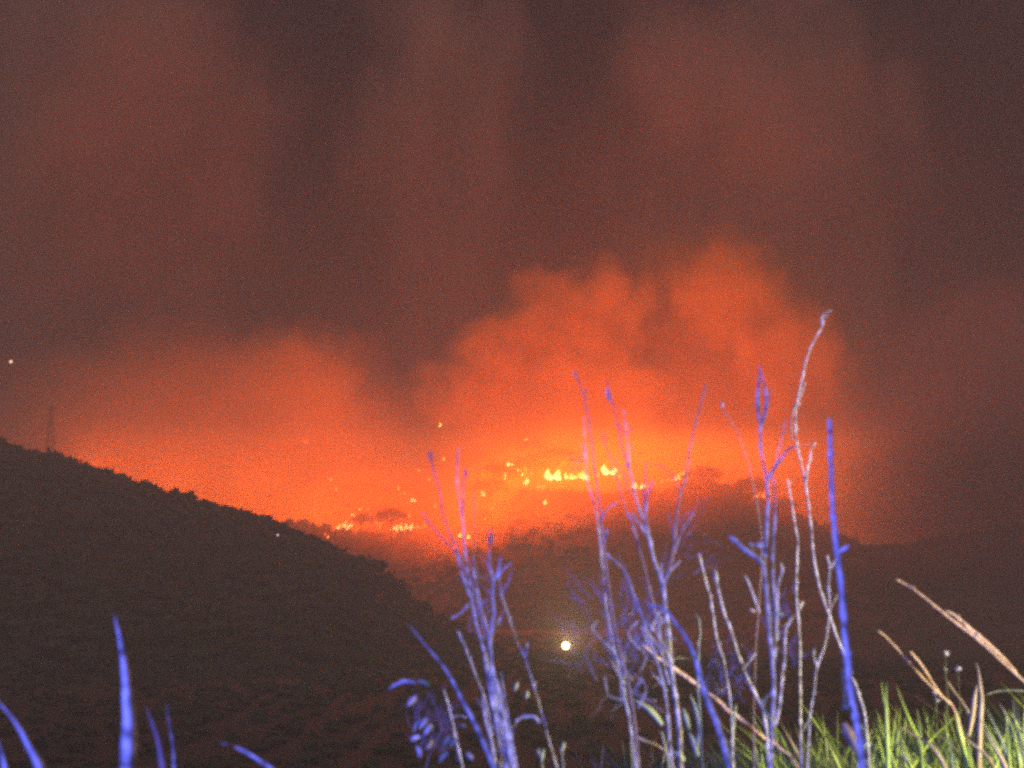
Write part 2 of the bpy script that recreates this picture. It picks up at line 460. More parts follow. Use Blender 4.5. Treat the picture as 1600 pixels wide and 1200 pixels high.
def make_tree(kind, seed):
    r = random.Random(seed)
    root = empty('pine_tree' if kind == 'umbrella' else 'bushy_tree', (0, 0, 0))
    tv, tf, cv, cf = [], [], [], []
    if kind == 'umbrella':
        H = 8.5; lean = r.uniform(-.8, .8)
        top = Vector((lean, 0, H * .72))
        pts = [Vector((lean * t * t, 0, H * .72 * t - .8 * (1 - t))) for t in [0, .3, .6, 1]]
        tube_data(pts, [.5, .40, .32, .24], 7, tv, tf)
        for k in range(9):
            a = 6.28 * k / 9 + r.uniform(-.3, .3); L = r.uniform(2.6, 4.4)
            e = top + Vector((math.cos(a) * L, math.sin(a) * L, r.uniform(.6, 1.7)))
            tube_data([top - Vector((0, 0, r.uniform(0, 1.4))), (top + e) / 2 + Vector((0, 0, .1)), e], [.2, .14, .08], 5, tv, tf)
        for k in range(70):
            a = r.uniform(0, 6.28); d = math.sqrt(r.uniform(0, 1)) * 4.6
            z = .5 + 2.9 * (1 - (d / 5.2) ** 2) * r.uniform(.55, 1.1)
            c = top + Vector((math.cos(a) * d, math.sin(a) * d, z + .35 * noise.noise(Vector((a, d, seed))) * 2))
            s = r.uniform(.5, 1.0)
            clump(cv, cf, c, s, s, s * .5, r); needles(cv, cf, c, s * 1.5, r, 12)
    else:
        H = r.uniform(4.2, 5.5); wdt = r.uniform(1.6, 2.6)
        tube_data([Vector((0, 0, -.8)), Vector((.1, 0, H * .4)), Vector((.05, 0, H * .8))], [.2, .14, .05], 6, tv, tf)
        for k in range(5):
            a = r.uniform(0, 6.28)
            tube_data([Vector((.07, 0, H * r.uniform(.25, .5))), Vector((math.cos(a) * wdt * .7, math.sin(a) * wdt * .7, H * r.uniform(.5, .8)))], [.07, .02], 5, tv, tf)
        for k in range(44):
            d = Vector((r.gauss(0, 1), r.gauss(0, 1), r.gauss(0, 1))).normalized() * r.uniform(.45, 1.0)
            c = Vector((d.x * wdt, d.y * wdt, H * .58 + d.z * H * .38 + .2 * d.x))
            s = r.uniform(.35, .8)
            clump(cv, cf, c, s, s, s * .7, r); needles(cv, cf, c, s * 1.5, r, 10)
    mesh_obj('trunk', tv, tf, M['bark'], root)
    mesh_obj('crown', cv, cf, M['foliage'], root)
    return root


def copy_tree(o, parent=None):
    c = o.copy(); col.objects.link(c); c.parent = parent
    for ch in o.children: copy_tree(ch, c)
    return c


protos = {'umbrella': [make_tree('umbrella', s) for s in (1, 2, 3)], 'bushy': [make_tree('bushy', s) for s in (11, 12, 13, 14)]}
used = set()


def plant_tree(kind, x, y, z, s, label, group, sz=None):
    pr = rnd.choice(protos[kind])
    if pr.name not in used: used.add(pr.name); t = pr
    else: t = copy_tree(pr)
    t.location = (x, y, z); t.rotation_euler = (0, 0, rnd.uniform(0, 6.28)); t.scale = (s, s, sz or s * rnd.uniform(.85, 1.15))
    tag(t, label, 'tree', group)
    return t


def seg(px):
    for e, t in ((60, 'between the left edge and the pylon'), (150, 'just right of the pylon'), (260, 'on the upper stretch of the slope'), (370, 'halfway down the slope'),
                 (470, 'above the tiny pinkish lamp'), (560, 'below the slanting white flame'), (660, 'where the skyline drops under the crown shaped flame')):
        if px < e: return t
    return 'at its lowest end behind the tall dead weed'


# the skyline of the near hill, every tree and bush along it
px = -30.0
while px < 800:
    Yj = NEAR_Y + rnd.uniform(-5, 4); p = at(px, 700, Yj)
    z = near_f(p.x, Yj)
    big = noise.noise(Vector((px * .02, 1, 1))) > .12
    s = rnd.uniform(.85, 1.25) if big else rnd.uniform(.45, .85)
    plant_tree('bushy', p.x, Yj, z - .3 - (2.6 if big else 1.0), s,
               ('tall dark tree' if s > .85 else 'mid sized bush' if s > .62 else 'low dark bush') + ' on the near skyline, ' + seg(px), 'trees along the skyline of the near hill')
    px += rnd.uniform(7, 13)
# the crest of the burning hill
px = 570.0
while px < 1330:
    Yj = FIRE_Y + rnd.uniform(-8, 6); p = at(px, 780, Yj)
    plant_tree('umbrella' if rnd.random() < .6 else 'bushy', p.x, Yj, fire_f(p.x, Yj) - 4.6, rnd.uniform(.55, .95),
               'pine in smoke on the burning crest, ' + ('at its low left end' if px < 700 else 'under the row of yellow flames' if px < 840 else 'beside the tallest flame' if px < 930
               else 'between the pointed flame and the flat pale flame' if px < 1080 else 'on its rounded right shoulder' if px < 1200 else 'at its low right end'), 'pines along the burning crest')
    px += rnd.uniform(15, 27)
# the pines whose crowns can be told apart against the glow
for px, py, wpx, Y, lab in [
    (532, 800, 62, 640, 'wide umbrella pine crown over the slanting white flame'),
    (566, 812, 30, 606, 'small dark pine between the slanting flame and the red embers'),
    (612, 806, 40, 600, 'round pine left of the crown shaped white flame'),
    (625, 774, 62, 650, 'faint wide pine crown in the glow above the crown shaped flame'),
    (560, 772, 70, 655, 'faint pine crown in the orange glow over the lowest left fires'),
    (836, 728, 62, 640, 'wide umbrella pine dark against the glow left of the tallest flame'),
    (870, 716, 60, 660, 'pine crown in smoke just above the tallest flame'),
    (830, 702, 44, 690, 'faint uppermost pine crown in the smoke above the ridge fires'),
    (778, 742, 58, 630, 'pine left of the row of yellow flames'),
    (770, 762, 50, 610, 'lower pine beside the lone yellow flame on the slope'),
    (1098, 745, 56, 612, 'rounded pine right of the flat pale flame'),
    (1122, 740, 18, 640, 'small bush dark in the bright smoke at the right of the crest'),
    (1172, 762, 50, 600, 'dome shaped tree beside the dull orange fire glow'),
    (1225, 790, 40, 600, 'ragged tree at the low right end of the burning crest')]:
    p = at(px, py, Y); s = wpx * Y / FPX / 8.5
    t = plant_tree('umbrella', p.x, Y, p.z - 7.4 * s, s, lab, 'pines along the burning crest', sz=s)


def woodland(name, f, xr, yr, n, label, skip=None, big=(.9, 2.4)):
    r = random.Random(hash_name(name)); vs, fs = [], []
    for _ in range(n):
        x, y = r.uniform(*xr), r.uniform(*yr)
        z = f(x, y)
        if z < base_h(x, y) - 1 or (skip and skip(x, y)): continue
        s = r.uniform(*big); c = Vector((x, y, z + s * .2))
        clump(vs, fs, c, s, s, s * .8, r); needles(vs, fs, c, s * 1.2, r, 8)
    o = mesh_obj('woodland', vs, fs, M['foliage'])
    tag(o, label, kind='stuff')


def hash_name(s): return sum(ord(c) * (i + 3) for i, c in enumerate(s))


woodland('near', near_f, (-160, 60), (150, NEAR_Y - 4), 3600, 'dark scrub and trees covering the near hill')
woodland('fire', fire_f, (-110, 230), (450, FIRE_Y - 6), 2400, 'pine woods on the smoky slope under the fires')
woodland('right', right_f, (70, 300), (270, RIGHT_Y + 4), 1800, 'dark woods on the hill to the right')
woodland('back', back_f, (-260, 300), (740, 1010), 1500, 'woods on the hill lost in smoke behind the fires')
woodland('valley', base_h, (-130, 180), (45, 440), 9000, 'dark bushes on the valley floor', big=(.35, 1.1))

# ------------------------------------------------------------------ lamps in the valley
M['pole'] = mat('dark_pole', (.05, .05, .05), (.09, .09, .085), 8, .5)
M['bulb'] = emat('warm_bulb', (1, .66, .30), 12)
M['pink_bulb'] = emat('pinkish_bulb', (1, .70, .62), 1.1)


def lamp_post(px, py, Y, rb, power, label, hgt=None, bulb='bulb'):
    h = at(px, py, Y); g = base_h(h.x, Y) if hgt is None else h.z - hgt
    root = empty('lamp_post', (h.x, Y, g)); tag(root, label, 'lamp')
    H = h.z - g
    vs, fs = tube_data([Vector((0, 1.2, 0)), Vector((0, 1.2, H * .6)), Vector((0, 1.2, H + .1)), Vector((0, .6, H + rb + .25)), Vector((0, 0, H + rb + .2))], [.09, .07, .05, .03, .03], 8)
    mesh_obj('pole', vs, fs, M['pole'], root)
    vs, fs = [], []
    for i in range(5):
        t = i / 4; r = rb * (.45 - .35 * t)
        vs += [(r * math.cos(k * math.pi / 6), r * math.sin(k * math.pi / 6), H + rb * (.93 + .25 * t)) for k in range(12)]
    fs = [(i * 12 + k, i * 12 + (k + 1) % 12, (i + 1) * 12 + (k + 1) % 12, (i + 1) * 12 + k) for i in range(4) for k in range(12)] + [tuple(48 + k for k in range(12))]
    mesh_obj('hood', vs, fs, M['pole'], root)
    g_ = mesh_obj('globe', [v * rb + Vector((0, 0, H)) for v in ICO3V], ICO3F, M[bulb], root, smooth=True)
    d = bpy.data.lights.new('lamp_light', 'SPOT'); d.energy = power; d.color = (1, .66, .32); d.spot_size = R(34); d.spot_blend = 1; d.shadow_soft_size = 0
    o = bpy.data.objects.new('lamp_light', d); col.objects.link(o); o.parent = root
    o.location = (0, -rb * 1.3, H); o.rotation_euler = (R(90) + R(9), 0, R(180))
    return root


bm = bmesh.new(); bmesh.ops.create_icosphere(bm, subdivisions=3, radius=1.0)
ICO3V = [v.co.copy() for v in bm.verts]; ICO3F = [tuple(v.index for v in f.verts) for f in bm.faces]; bm.free()
lamp_post(884, 1009, 150, .44, 110000, 'bright warm lamp shining alone in the dark valley')
lamp_post(434, 836, 262, .2, 20, 'tiny pinkish white lamp on the slope of the black left hill', hgt=5, bulb='pink_bulb')
def pylon(px, py0, py1, Y):
    t, b = at(px, py0, Y), at(px, py1, Y); H = t.z - b.z; root = empty('pylon', b)
    tag(root, 'faint lattice pylon on the skyline at the far left', 'pylon')
    vs, fs = [], []; c = lambda z, sx, sy: Vector((sx * (2.2 - 1.8 * z), sy * (2.2 - 1.8 * z), z * H))
    for sx in (-1, 1):
        for sy in (-1, 1): tube_data([c(0, sx, sy), c(1, sx, sy)], [.3, .22], 4, vs, fs)
    for k in range(8):
        z0, z1 = k / 8, (k + 1) / 8
        for a, b_ in (((-1, -1), (1, -1)), ((1, -1), (1, 1)), ((1, 1), (-1, 1)), ((-1, 1), (-1, -1))):
            tube_data([c(z0, *a), c(z1, *b_)], [.13, .13], 4, vs, fs); tube_data([c(z1, *a), c(z0, *b_)], [.13, .13], 4, vs, fs)
    mesh_obj('mast', vs, fs, M['pole'], root)
    for z, w_ in ((.70, 5.5), (.82, 4.6), (.94, 3.6)):
        vs, fs = tube_data([Vector((-w_, 0, z * H)), Vector((0, 0, z * H + .5)), Vector((w_, 0, z * H))], [.06, .14, .06], 4)
        mesh_obj('cross_arm', vs, fs, M['pole'], root)


pylon(76, 634, 731, FIRE_Y)
sl = mesh_obj('sky_light', [v * .62 + at(17, 565, 480) for v in ICO3V], ICO3F, emat('pale_point', (1, .62, .45), 1.6))
tag(sl, 'tiny pale point of light in the brown sky at the far left', 'light')

# ------------------------------------------------------------------ roadside weeds and grasses
M['stem'] = mat('dry_weed_stem', (.17, .15, .12), (.66, .62, .55), 70, .75, bump=.4)
M['stem_dark'] = mat('reddish_weed_stem', (.20, .13, .11), (.34, .24, .20), 60, .75)
M['straw'] = mat('straw', (.60, .38, .17), (.80, .56, .28), 80, .65)
M['green'] = mat('green_blade', (.16, .26, .03), (.32, .42, .05), 25, .5, spec=.4)
M['olive'] = mat('olive_grass', (.06, .08, .02), (.15, .17, .055), 1.5, .7)
M['drygrass'] = mat('dry_blade', (.22, .17, .11), (.36, .29, .19), 30, .75)
M['leaf'] = mat('grey_green_leaf', (.16, .20, .12), (.30, .33, .22), 40, .7)
M['head'] = mat('pale_flower_head', (.5, .47, .40), (.7, .66, .58), 90, .8)


def smooth_pts(pts, k=4):
    out = []
    for i in range(len(pts) - 1):
        p0, p1, p2, p3 = pts[max(i - 1, 0)], pts[i], pts[i + 1], pts[min(i + 2, len(pts) - 1)]
        for j in range(k):
            t = j / k
            out.append(.5 * ((2 * p1) + (p2 - p0) * t + (2 * p0 - 5 * p1 + 4 * p2 - p3) * t * t + (3 * p1 - p0 - 3 * p2 + p3) * t ** 3))
    out.append(pts[-1]); return out


def to_world(pix, Y, dY=0.0):
    n = max(1, len(pix) - 1)
    return [at(x, y, Y + dY * (1 - i / n)) for i, (x, y) in enumerate(pix)]


def ground_ext(P):
    """carry a stem that leaves the frame on down to the soil, curving upright"""
    p = P[-1]; d = (P[-1] - P[-2]).normalized()
    if d.z > -.3: d = Vector((d.x, d.y, -.6)).normalized()
    out = list(P)
    for _ in range(12):
        g = base_h(p.x, p.y)
        if p.z <= g - .02: break
        d = (d + Vector((0, 0, -.25))).normalized(); p = p + d * .09; out.append(p.copy())
    return out


def stem(parent, pix, w0, w1, Y, m='stem', dY=0.0, root=False, name=None, jit=1.0, nodes=True):
    """w0, w1: thickness in photograph pixels at the tip and at the lower end"""
    P = to_world(pix, Y, dY)
    if root: P = ground_ext(P)
    P = smooth_pts(P, 5)
    n = len(P); s = Y / FPX; rs = []; sd = rnd.uniform(0, 99)
    for i in range(n):
        t = i / (n - 1)
        q = noise.noise(Vector((sd, i * .35, 0)))
        P[i] = P[i] + Vector((q, noise.noise(Vector((sd + 9, i * .35, 0))), 0)) * .9 * s * jit
        r = (w0 + (w1 - w0) * t) * s / 2 * (1 + .16 * noise.noise(Vector((sd, i * .9, 5))))
        if nodes and i % 7 == 3: r *= 1.35
        r *= .86
        rs.append(max(r, .0004))
    vs, fs = tube_data(P, rs, 6)
    if nodes:                                        # broken twig stubs and bark scales at the knots
        for i in range(2, n - 2):
            if rnd.random() < .22:
                d = (P[i - 1] - P[i + 1]).normalized(); sg = Vector((rnd.choice((-1, 1)), rnd.uniform(-1, 1), 0)).normalized()
                L_ = rnd.uniform(2, 9) * s; ax = (d * rnd.uniform(.3, 1) + sg * rnd.uniform(.4, .9)).normalized()
                tube_data([P[i], P[i] + ax * L_ * .5, P[i] + (ax + d * .4).normalized() * L_], [rs[i] * .7, max(rs[i] * .45, .0004), .0003], 4, vs, fs)
    o = mesh_obj(name or ('stem' if root else 'twig'), [v - parent.location for v in vs], fs, M[m], parent, smooth=True)
    return P


def blade(parent, pix, wpx, Y, m, dY=0.0, root=False, name='blade', peak=.6, twist=.5):
    """a folded leaf blade with a pointed tip; wpx is its greatest width in pixels"""
    P = to_world(pix, Y, dY)
    if root: P = ground_ext(P)
    P = smooth_pts(P, 5); n = len(P); s = Y / FPX; vs, fs = [], []; sd = rnd.uniform(0, 99)
    for i, p in enumerate(P):
        t = i / (n - 1)
        d = (P[min(i + 1, n - 1)] - P[max(i - 1, 0)]).normalized()
        side = d.cross(Vector((0, 1, 0))).normalized()
        side = (side + Vector((0, math.sin(sd + t * 2) * twist, 0))).normalized(); nrm = d.cross(side)
        pr = (t / peak) ** .8 if t < peak else 1 - .45 * ((t - peak) / (1 - peak)) ** 2
        wv = wpx * 1.35 * s / 2 * max(.04, pr) * (1 + .08 * noise.noise(Vector((sd, t * 6, 0)))); th = .0004 + wv * .10
        vs += [p - side * wv, p + nrm * wv * .30, p + side * wv, p + nrm * (wv * .30 + th * 2)]
    for i in range(n - 1):
        for k in range(4):
            a, b = i * 4 + k, i * 4 + (k + 1) % 4; fs.append((a, b, b + 4, a + 4))
    fs.append((0, 1, 2, 3)); fs.append(tuple((n - 1) * 4 + k for k in (3, 2, 1, 0)))
    mesh_obj(name, [v - parent.location for v in vs], fs, M[m], parent, smooth=True)
    return P


def spikelets(parent, P, wpx, Y, m='straw', name='seed_head', step=1, open_=.35):
    """small overlapping husks set alternately along a stalk"""
    s = Y / FPX; vs, fs = [], []
    k = 0; L = 0
    Q = []
    for a, b in zip(P, P[1:]):
        n = max(1, int((b - a).length / (wpx * s * .55 * step)))
        Q += [a + (b - a) * j / n for j in range(n)]
    for i in range(1, len(Q) - 1):
        d = (Q[i - 1] - Q[i + 1]).normalized()          # towards the tip
        t = i / len(Q); env = math.sin(math.pi * min(.97, t * .9 + .08)) ** .6
        for sg in (-1, 1):
            side = (d.cross(Vector((0, 1, 0))).normalized() * sg + Vector((0, rnd.uniform(-.8, .8), 0))).normalized()
            ax = (d + side * open_ * rnd.uniform(.6, 1.3)).normalized(); L = wpx * s * rnd.uniform(1.1, 1.7) * env; r = L * .19
            c = Q[i]; tube_data([c, c + ax * L * .25, c + ax * L * .6, c + ax * L], [r * .4, r, r * .8, r * .08], 5, vs, fs)
    return mesh_obj(name, [v - parent.location for v in vs], fs, M[m], parent)


def bud(parent, px, py, wpx, hpx, Y, m='stem', tilt=0.0, name='bud', n=5):
    """a closed cluster of small pointed scales"""
    s = Y / FPX; c = at(px, py, Y); vs, fs = [], []
    for k in range(n):
        a = 6.28 * k / n + rnd.uniform(-.3, .3)
        ax = Vector((tilt + .10 * math.cos(a), .10 * math.sin(a), 1)).normalized(); L = hpx * s * rnd.uniform(.8, 1); r = wpx * s * .22
        b = c + Vector((0, 0, -hpx * s / 2)); o = Vector((math.cos(a), math.sin(a), 0)) * r * .9
        tube_data([b, b + ax * L * .3 + o, b + ax * L * .65 + o * .8, b + ax * L], [r * .35, r, r * .8, r * .06], 6, vs, fs)
    return mesh_obj(name, [v - parent.location for v in vs], fs, M[m], parent, smooth=True)


def puff(parent, px, py, dpx, Y, name='flower_head', m='head'):
    s = Y / FPX; c = at(px, py, Y); vs, fs = [], []
    for _ in range(26):
        d = Vector((rnd.gauss(0, 1), rnd.gauss(0, 1), rnd.gauss(0, .8) + .3)).normalized()
        L = dpx * s * .5 * rnd.uniform(.7, 1.1)
        tube_data([c, c + d * L * .6, c + d * L], [.0004, L * .16, L * .05], 4, vs, fs)
    return mesh_obj(name, [v - parent.location for v in vs], fs, M[m], parent)


def fine_twigs(parent, x0, y0, x1, y1, n, Y, spread=.12, m='stem', L=(25, 70), w=1.1, origin=None):
    """a tangle of hair-thin side twigs"""
    s = Y / FPX; vs, fs = [], []
    for _ in range(n):
        u, v = rnd.betavariate(2, 2), rnd.betavariate(2, 2)
        x, y = x0 + (x1 - x0) * u, y0 + (y1 - y0) * v
        Yk = Y + rnd.uniform(-spread, spread); p = at(x, y, Yk)
        if origin: d = (p - at(*origin, Y)).normalized()
        else: d = Vector((rnd.gauss(0, .5), rnd.gauss(0, .3), 1)).normalized()
        P = [p]; ln = rnd.uniform(*L) * s / 5
        for _k in range(5):
            d = (d + Vector((rnd.gauss(0, .3), rnd.gauss(0, .2), rnd.gauss(0, .22)))).normalized(); P.append(P[-1] + d * ln)
        tube_data(P, [w * s * .5 * q for q in (1.1, 1, .9, .8, .6, .3)], 3, vs, fs)
    o = mesh_obj('fine_twigs', [v - parent.location for v in vs], fs, M[m], parent); o['kind'] = 'stuff'
    return o


def plant(name, px, Y, label, cat='plant', group=None):
    p = at(px, 1200, Y); root = empty(name, (p.x, Y, base_h(p.x, Y)))
    tag(root, label, cat, group); return root


# --- thick blades at the left
Y = 1.35
g = plant('reed_leaf', 200, Y, 'tall upright blue lit blade standing alone at the lower left', 'grass blade')
blade(g, [(178, 960), (188, 1000), (195, 1045), (199, 1090), (202, 1125), (201, 1165), (200, 1200)], 19, Y, 'stem', root=True, peak=.30)
g = plant('reed_leaf', 60, Y, 'blue lit blade leaning up to the left in the lower left corner', 'grass blade')
blade(g, [(-6, 1092), (25, 1130), (45, 1165), (62, 1200)], 15, Y, 'stem', root=True, peak=.3)
g = plant('reed_leaf', 6, Y, 'short blue blade cut by the left edge of the picture', 'grass blade')
blade(g, [(-6, 1150), (2, 1175), (8, 1200)], 12, Y, 'stem', root=True, peak=.3)
g = plant('reed_leaf', 255, 1.55, 'dim wide blue blade right of the tall upright blade', 'grass blade')
blade(g, [(228, 1105), (238, 1130), (248, 1160), (255, 1200)], 11, 1.55, 'stem_dark', root=True, peak=.3)
g = plant('reed_leaf', 272, 1.6, 'thin dim blade, rightmost of the upright lower left blades', 'grass blade')
blade(g, [(259, 1095), (264, 1130), (270, 1165), (272, 1200)], 5, 1.6, 'stem', root=True, peak=.3)
g = plant('reed_leaf', 425, 1.5, 'pale blade arching from the bottom edge left of centre', 'grass blade')
blade(g, [(345, 1160), (365, 1166), (388, 1177), (408, 1190), (425, 1203), (436, 1225)], 8, 1.5, 'stem', root=True, peak=.3)

# --- tall dead weed left of centre
Y = 1.9
g = plant('dead_weed', 785, Y, 'tall blue lit dead weed in front of the left flames')
stem(g, [(675, 722), (678, 738), (687, 765), (691, 799), (703, 834), (712, 850), (722, 880), (738, 915), (750, 960), (758, 1000)], 2.2, 3.4, Y, 'stem_dark', dY=.12)
bud(g, 674, 712, 5, 20, Y, 'stem_dark', -.1)
stem(g, [(716, 700), (715, 725), (714, 752), (720, 789), (724, 820), (726, 855), (731, 890), (735, 930), (742, 965), (750, 996), (762, 1035), (771, 1080), (783, 1140), (792, 1200)], 1.8, 7, Y, 'stem', dY=.1, root=True)
bud(g, 727, 738, 6, 18, Y, 'stem_dark')
stem(g, [(727, 740), (724, 757), (724, 780), (723, 806)], 2, 3, Y, 'stem_dark', dY=.05)
stem(g, [(740, 771), (741, 800), (742, 835), (740, 868), (748, 905)], 1.2, 1.8, Y + .1, 'stem_dark')
stem(g, [(660, 801), (670, 817), (687, 836), (705, 855), (716, 866)], 2, 2.4, Y, 'stem_dark')
stem(g, [(714, 862), (719, 885), (725, 906), (735, 932)], 3, 4, Y, 'stem')
stem(g, [(738, 880), (744, 915), (750, 942), (763, 990), (770, 1050), (778, 1110), (790, 1200)], 2.5, 6, Y + .05, 'stem', root=True)
stem(g, [(781, 868), (780, 890), (772, 908), (770, 930), (772, 960), (768, 987), (764, 1015)], 3, 5, Y - .04, 'stem')
stem(g, [(799, 880), (786, 890), (778, 903)], 2.4, 3.4, Y - .04, 'stem')
stem(g, [(764, 858), (765, 875), (768, 896), (771, 912)], 2, 3, Y - .02, 'stem')
bud(g, 767, 838, 6, 34, Y, 'stem_dark', -.02)
stem(g, [(782, 965), (775, 980), (768, 992), (768, 1030), (776, 1080), (788, 1130), (799, 1200)], 3, 8, Y - .03, 'stem', root=True)
stem(g, [(757, 1018), (761, 1050), (769, 1095), (777, 1140), (782, 1200)], 5, 8, Y + .02, 'stem', root=True)
stem(g, [(754, 1090), (760, 1130), (768, 1160), (774, 1200)], 4, 7, Y, 'stem', root=True)
stem(g, [(775, 1060), (786, 1105), (795, 1150), (804, 1200)], 4, 7, Y, 'stem', root=True)
stem(g, [(783, 1050), (790, 1100), (799, 1150), (808, 1200)], 2, 4, Y, 'stem', root=True)
stem(g, [(732, 943), (726, 952), (717, 960), (705, 967)], 2.4, 2, Y)
stem(g, [(715, 985), (722, 1000), (735, 1032), (747, 1064), (760, 1100), (768, 1150), (776, 1200)], 1.6, 4, Y + .1, 'stem', root=True)
stem(g, [(753, 1105), (744, 1090)], 3, 2, Y)
fine_twigs(g, 725, 870, 800, 1000, 30, Y, m='stem', L=(15, 45), w=.9)

g = plant('long_grass_leaf', 768, 1.75, 'long pale blade rising up to the left below the dead weed', 'grass blade')
blade(g, [(636, 972), (660, 1002), (690, 1038), (706, 1062), (720, 1089), (744, 1134), (768, 1188), (775, 1210)], 8, 1.75, 'stem', root=True, peak=.5)
g = plant('dry_stalk', 723, 2.1, 'thin dry stalk under the long pale blade')
stem(g, [(693, 1077), (699, 1095), (705, 1119), (714, 1160), (723, 1200)], 2, 4, 2.1, 'stem', root=True)
stem(g, [(706, 1122), (718, 1118), (728, 1122)], 1.5, 1.5, 2.1)
g = plant('dry_stalk', 870, 2.0, 'thin bent dry stalk passing left of the valley lamp')
stem(g, [(780, 900), (783, 925), (792, 954), (802, 985), (810, 1008), (820, 1028), (832, 1065), (842, 1098), (855, 1146), (870, 1200)], 1.4, 3.2, 2.0, 'stem', root=True)
stem(g, [(824, 1005), (823, 1015), (820, 1028)], 3, 2, 2.0)
g = plant('leafy_weed', 700, 1.8, 'low weed with small curled blue lit leaves at the bottom')
stem(g, [(690, 1140), (678, 1165), (670, 1185), (662, 1215)], 1.5, 3, 1.8, 'stem_dark', root=True)
stem(g, [(648, 1066), (665, 1080), (680, 1100), (690, 1140)], 1, 1.6, 1.8, 'stem_dark')
blade(g, [(606, 1078), (618, 1070), (632, 1065), (648, 1067)], 7, 1.75, 'stem', name='leaf', peak=.5)
blade(g, [(650, 1062), (662, 1066), (672, 1074)], 6, 1.8, 'leaf', name='leaf', peak=.5)
for a in [[(636, 1104), (643, 1096), (650, 1088)], [(641, 1158), (647, 1154), (656, 1150)], [(664, 1172), (670, 1166), (674, 1156)], [(655, 1140), (661, 1130), (668, 1122)],
          [(660, 1152), (668, 1142), (673, 1130)], [(645, 1145), (651, 1132), (660, 1122)], [(718, 1130), (722, 1134), (728, 1133)], [(728, 1175), (733, 1180), (738, 1186)],
          [(690, 1172), (697, 1160), (704, 1150)], [(703, 1168), (709, 1160), (715, 1158)], [(686, 1192), (692, 1184), (700, 1176)], [(650, 1165), (655, 1172), (657, 1182)]]:
    blade(g, a, rnd.uniform(5, 8), 1.8 + rnd.uniform(-.06, .12), rnd.choice(['stem', 'leaf', 'stem']), name='leaf', peak=.5)
fine_twigs(g, 635, 1090, 730, 1200, 40, 1.85, m='stem_dark', L=(20, 50), w=1.0)
blade(g, [(801, 1142), (806, 1128), (814, 1121), (826, 1119), (836, 1121), (843, 1130)], 5, 1.9, 'stem', name='leaf', peak=.5)
g = plant('leafy_weed', 845, 2.2, 'dim small leaved weed at the bottom edge right of the stem bundle')
stem(g, [(842, 1170), (846, 1190), (850, 1215)], 2, 3, 2.2, 'leaf', root=True)
stem(g, [(878, 1170), (879, 1190), (880, 1215)], 2, 3, 2.2, 'leaf', root=True)
for a in [[(838, 1172), (843, 1178), (848, 1186)], [(850, 1170), (847, 1180), (846, 1188)], [(874, 1176), (879, 1168), (881, 1160)], [(803, 1080), (806, 1074), (808, 1066)], [(822, 1092), (823, 1086), (824, 1080)]]:
    blade(g, a, 5, 2.2, 'leaf', name='leaf', peak=.5)

# --- big branched dead weed at the centre
Y = 1.95
g = plant('dead_weed', 1060, Y, 'big branched dead weed, blue lit, right of the valley lamp')
# twin stems with knots, top left
stem(g, [(898, 578), (904, 597), (912, 616), (916, 635), (920, 655), (925, 695), (928, 722), (931, 749), (938, 797), (941, 828), (944, 862), (948, 895), (952, 920), (954, 943), (958, 965), (963, 990), (972, 1030), (984, 1080), (993, 1142), (998, 1200)], 2.0, 4.4, Y, 'stem_dark', dY=.14, root=True)
stem(g, [(912, 651), (914, 689), (917, 749), (925, 775), (931, 797), (936, 830), (939, 860), (942, 892), (945, 920), (947, 947), (951, 968), (956, 995), (966, 1040), (979, 1100), (988, 1160), (994, 1200)], 1.6, 4.2, Y + .04, 'stem', dY=.1, root=True)
stem(g, [(909, 695), (912, 705), (916, 722)], 1.3, 2, Y); stem(g, [(917, 702), (914, 712)], 1.2, 1.8, Y)
stem(g, [(918, 606), (914, 616)], 1.1, 1.4, Y); stem(g, [(896, 581), (900, 588)], 1.2, 1.2, Y)
for a in [[(891, 716), (896, 719), (904, 719), (915, 720)], [(893, 732), (902, 731), (910, 730)]]: stem(g, a, 1.2, 1.4, Y, 'stem_dark')
for x_, y_ in [(892, 716), (897, 721), (902, 718), (908, 722), (895, 733), (905, 730)]: bud(g, x_, y_, 3.2, 5, Y, 'stem_dark')
stem(g, [(965, 785), (953, 792), (945, 800), (940, 812)], 1.6, 2.6, Y); stem(g, [(949, 828), (946, 838), (943, 850)], 4, 3, Y, 'stem')
stem(g, [(947, 865), (955, 872), (963, 878), (972, 888), (980, 900), (988, 923), (993, 935), (999, 950), (1010, 985), (1026, 1030), (1040, 1090), (1050, 1200)], 2.6, 5, Y - .03, 'stem', root=True)
# red lit slender stems against the fire
stem(g, [(938, 670), (945, 690), (952, 710), (958, 730), (965, 752), (974, 780), (981, 802), (988, 820), (995, 842), (1002, 867), (1012, 907), (1020, 940), (1030, 985), (1040, 1040)], 1.4, 3, Y + .06, 'stem_dark', dY=.06)
stem(g, [(963, 712), (966, 725), (975, 745), (984, 772)], 1.2, 1.6, Y + .05, 'stem_dark')
stem(g, [(947, 594), (952, 612), (957, 630), (963, 652), (967, 675), (971, 695), (975, 708), (981, 722)], 1.6, 2.6, Y, 'stem_dark', dY=.04)
bud(g, 953, 617, 5, 24, Y, 'stem', -.25)
stem(g, [(974, 638), (976, 655), (979, 672), (982, 702), (983, 727), (987, 749), (991, 768), (995, 785), (1002, 803), (1010, 822), (1015, 842), (1020, 867), (1030, 897), (1037, 917), (1040, 950), (1045, 987), (1048, 1033), (1053, 1075), (1058, 1107), (1062, 1150), (1064, 1200)], 1.8, 9, Y, 'stem', dY=.16, root=True)
stem(g, [(988, 666), (984, 672), (979, 677)], 1.6, 2.4, Y, 'stem_dark'); stem(g, [(965, 660), (971, 672), (978, 677)], 1.6, 2.4, Y, 'stem_dark')
bud(g, 981, 725, 7, 16, Y, 'stem')
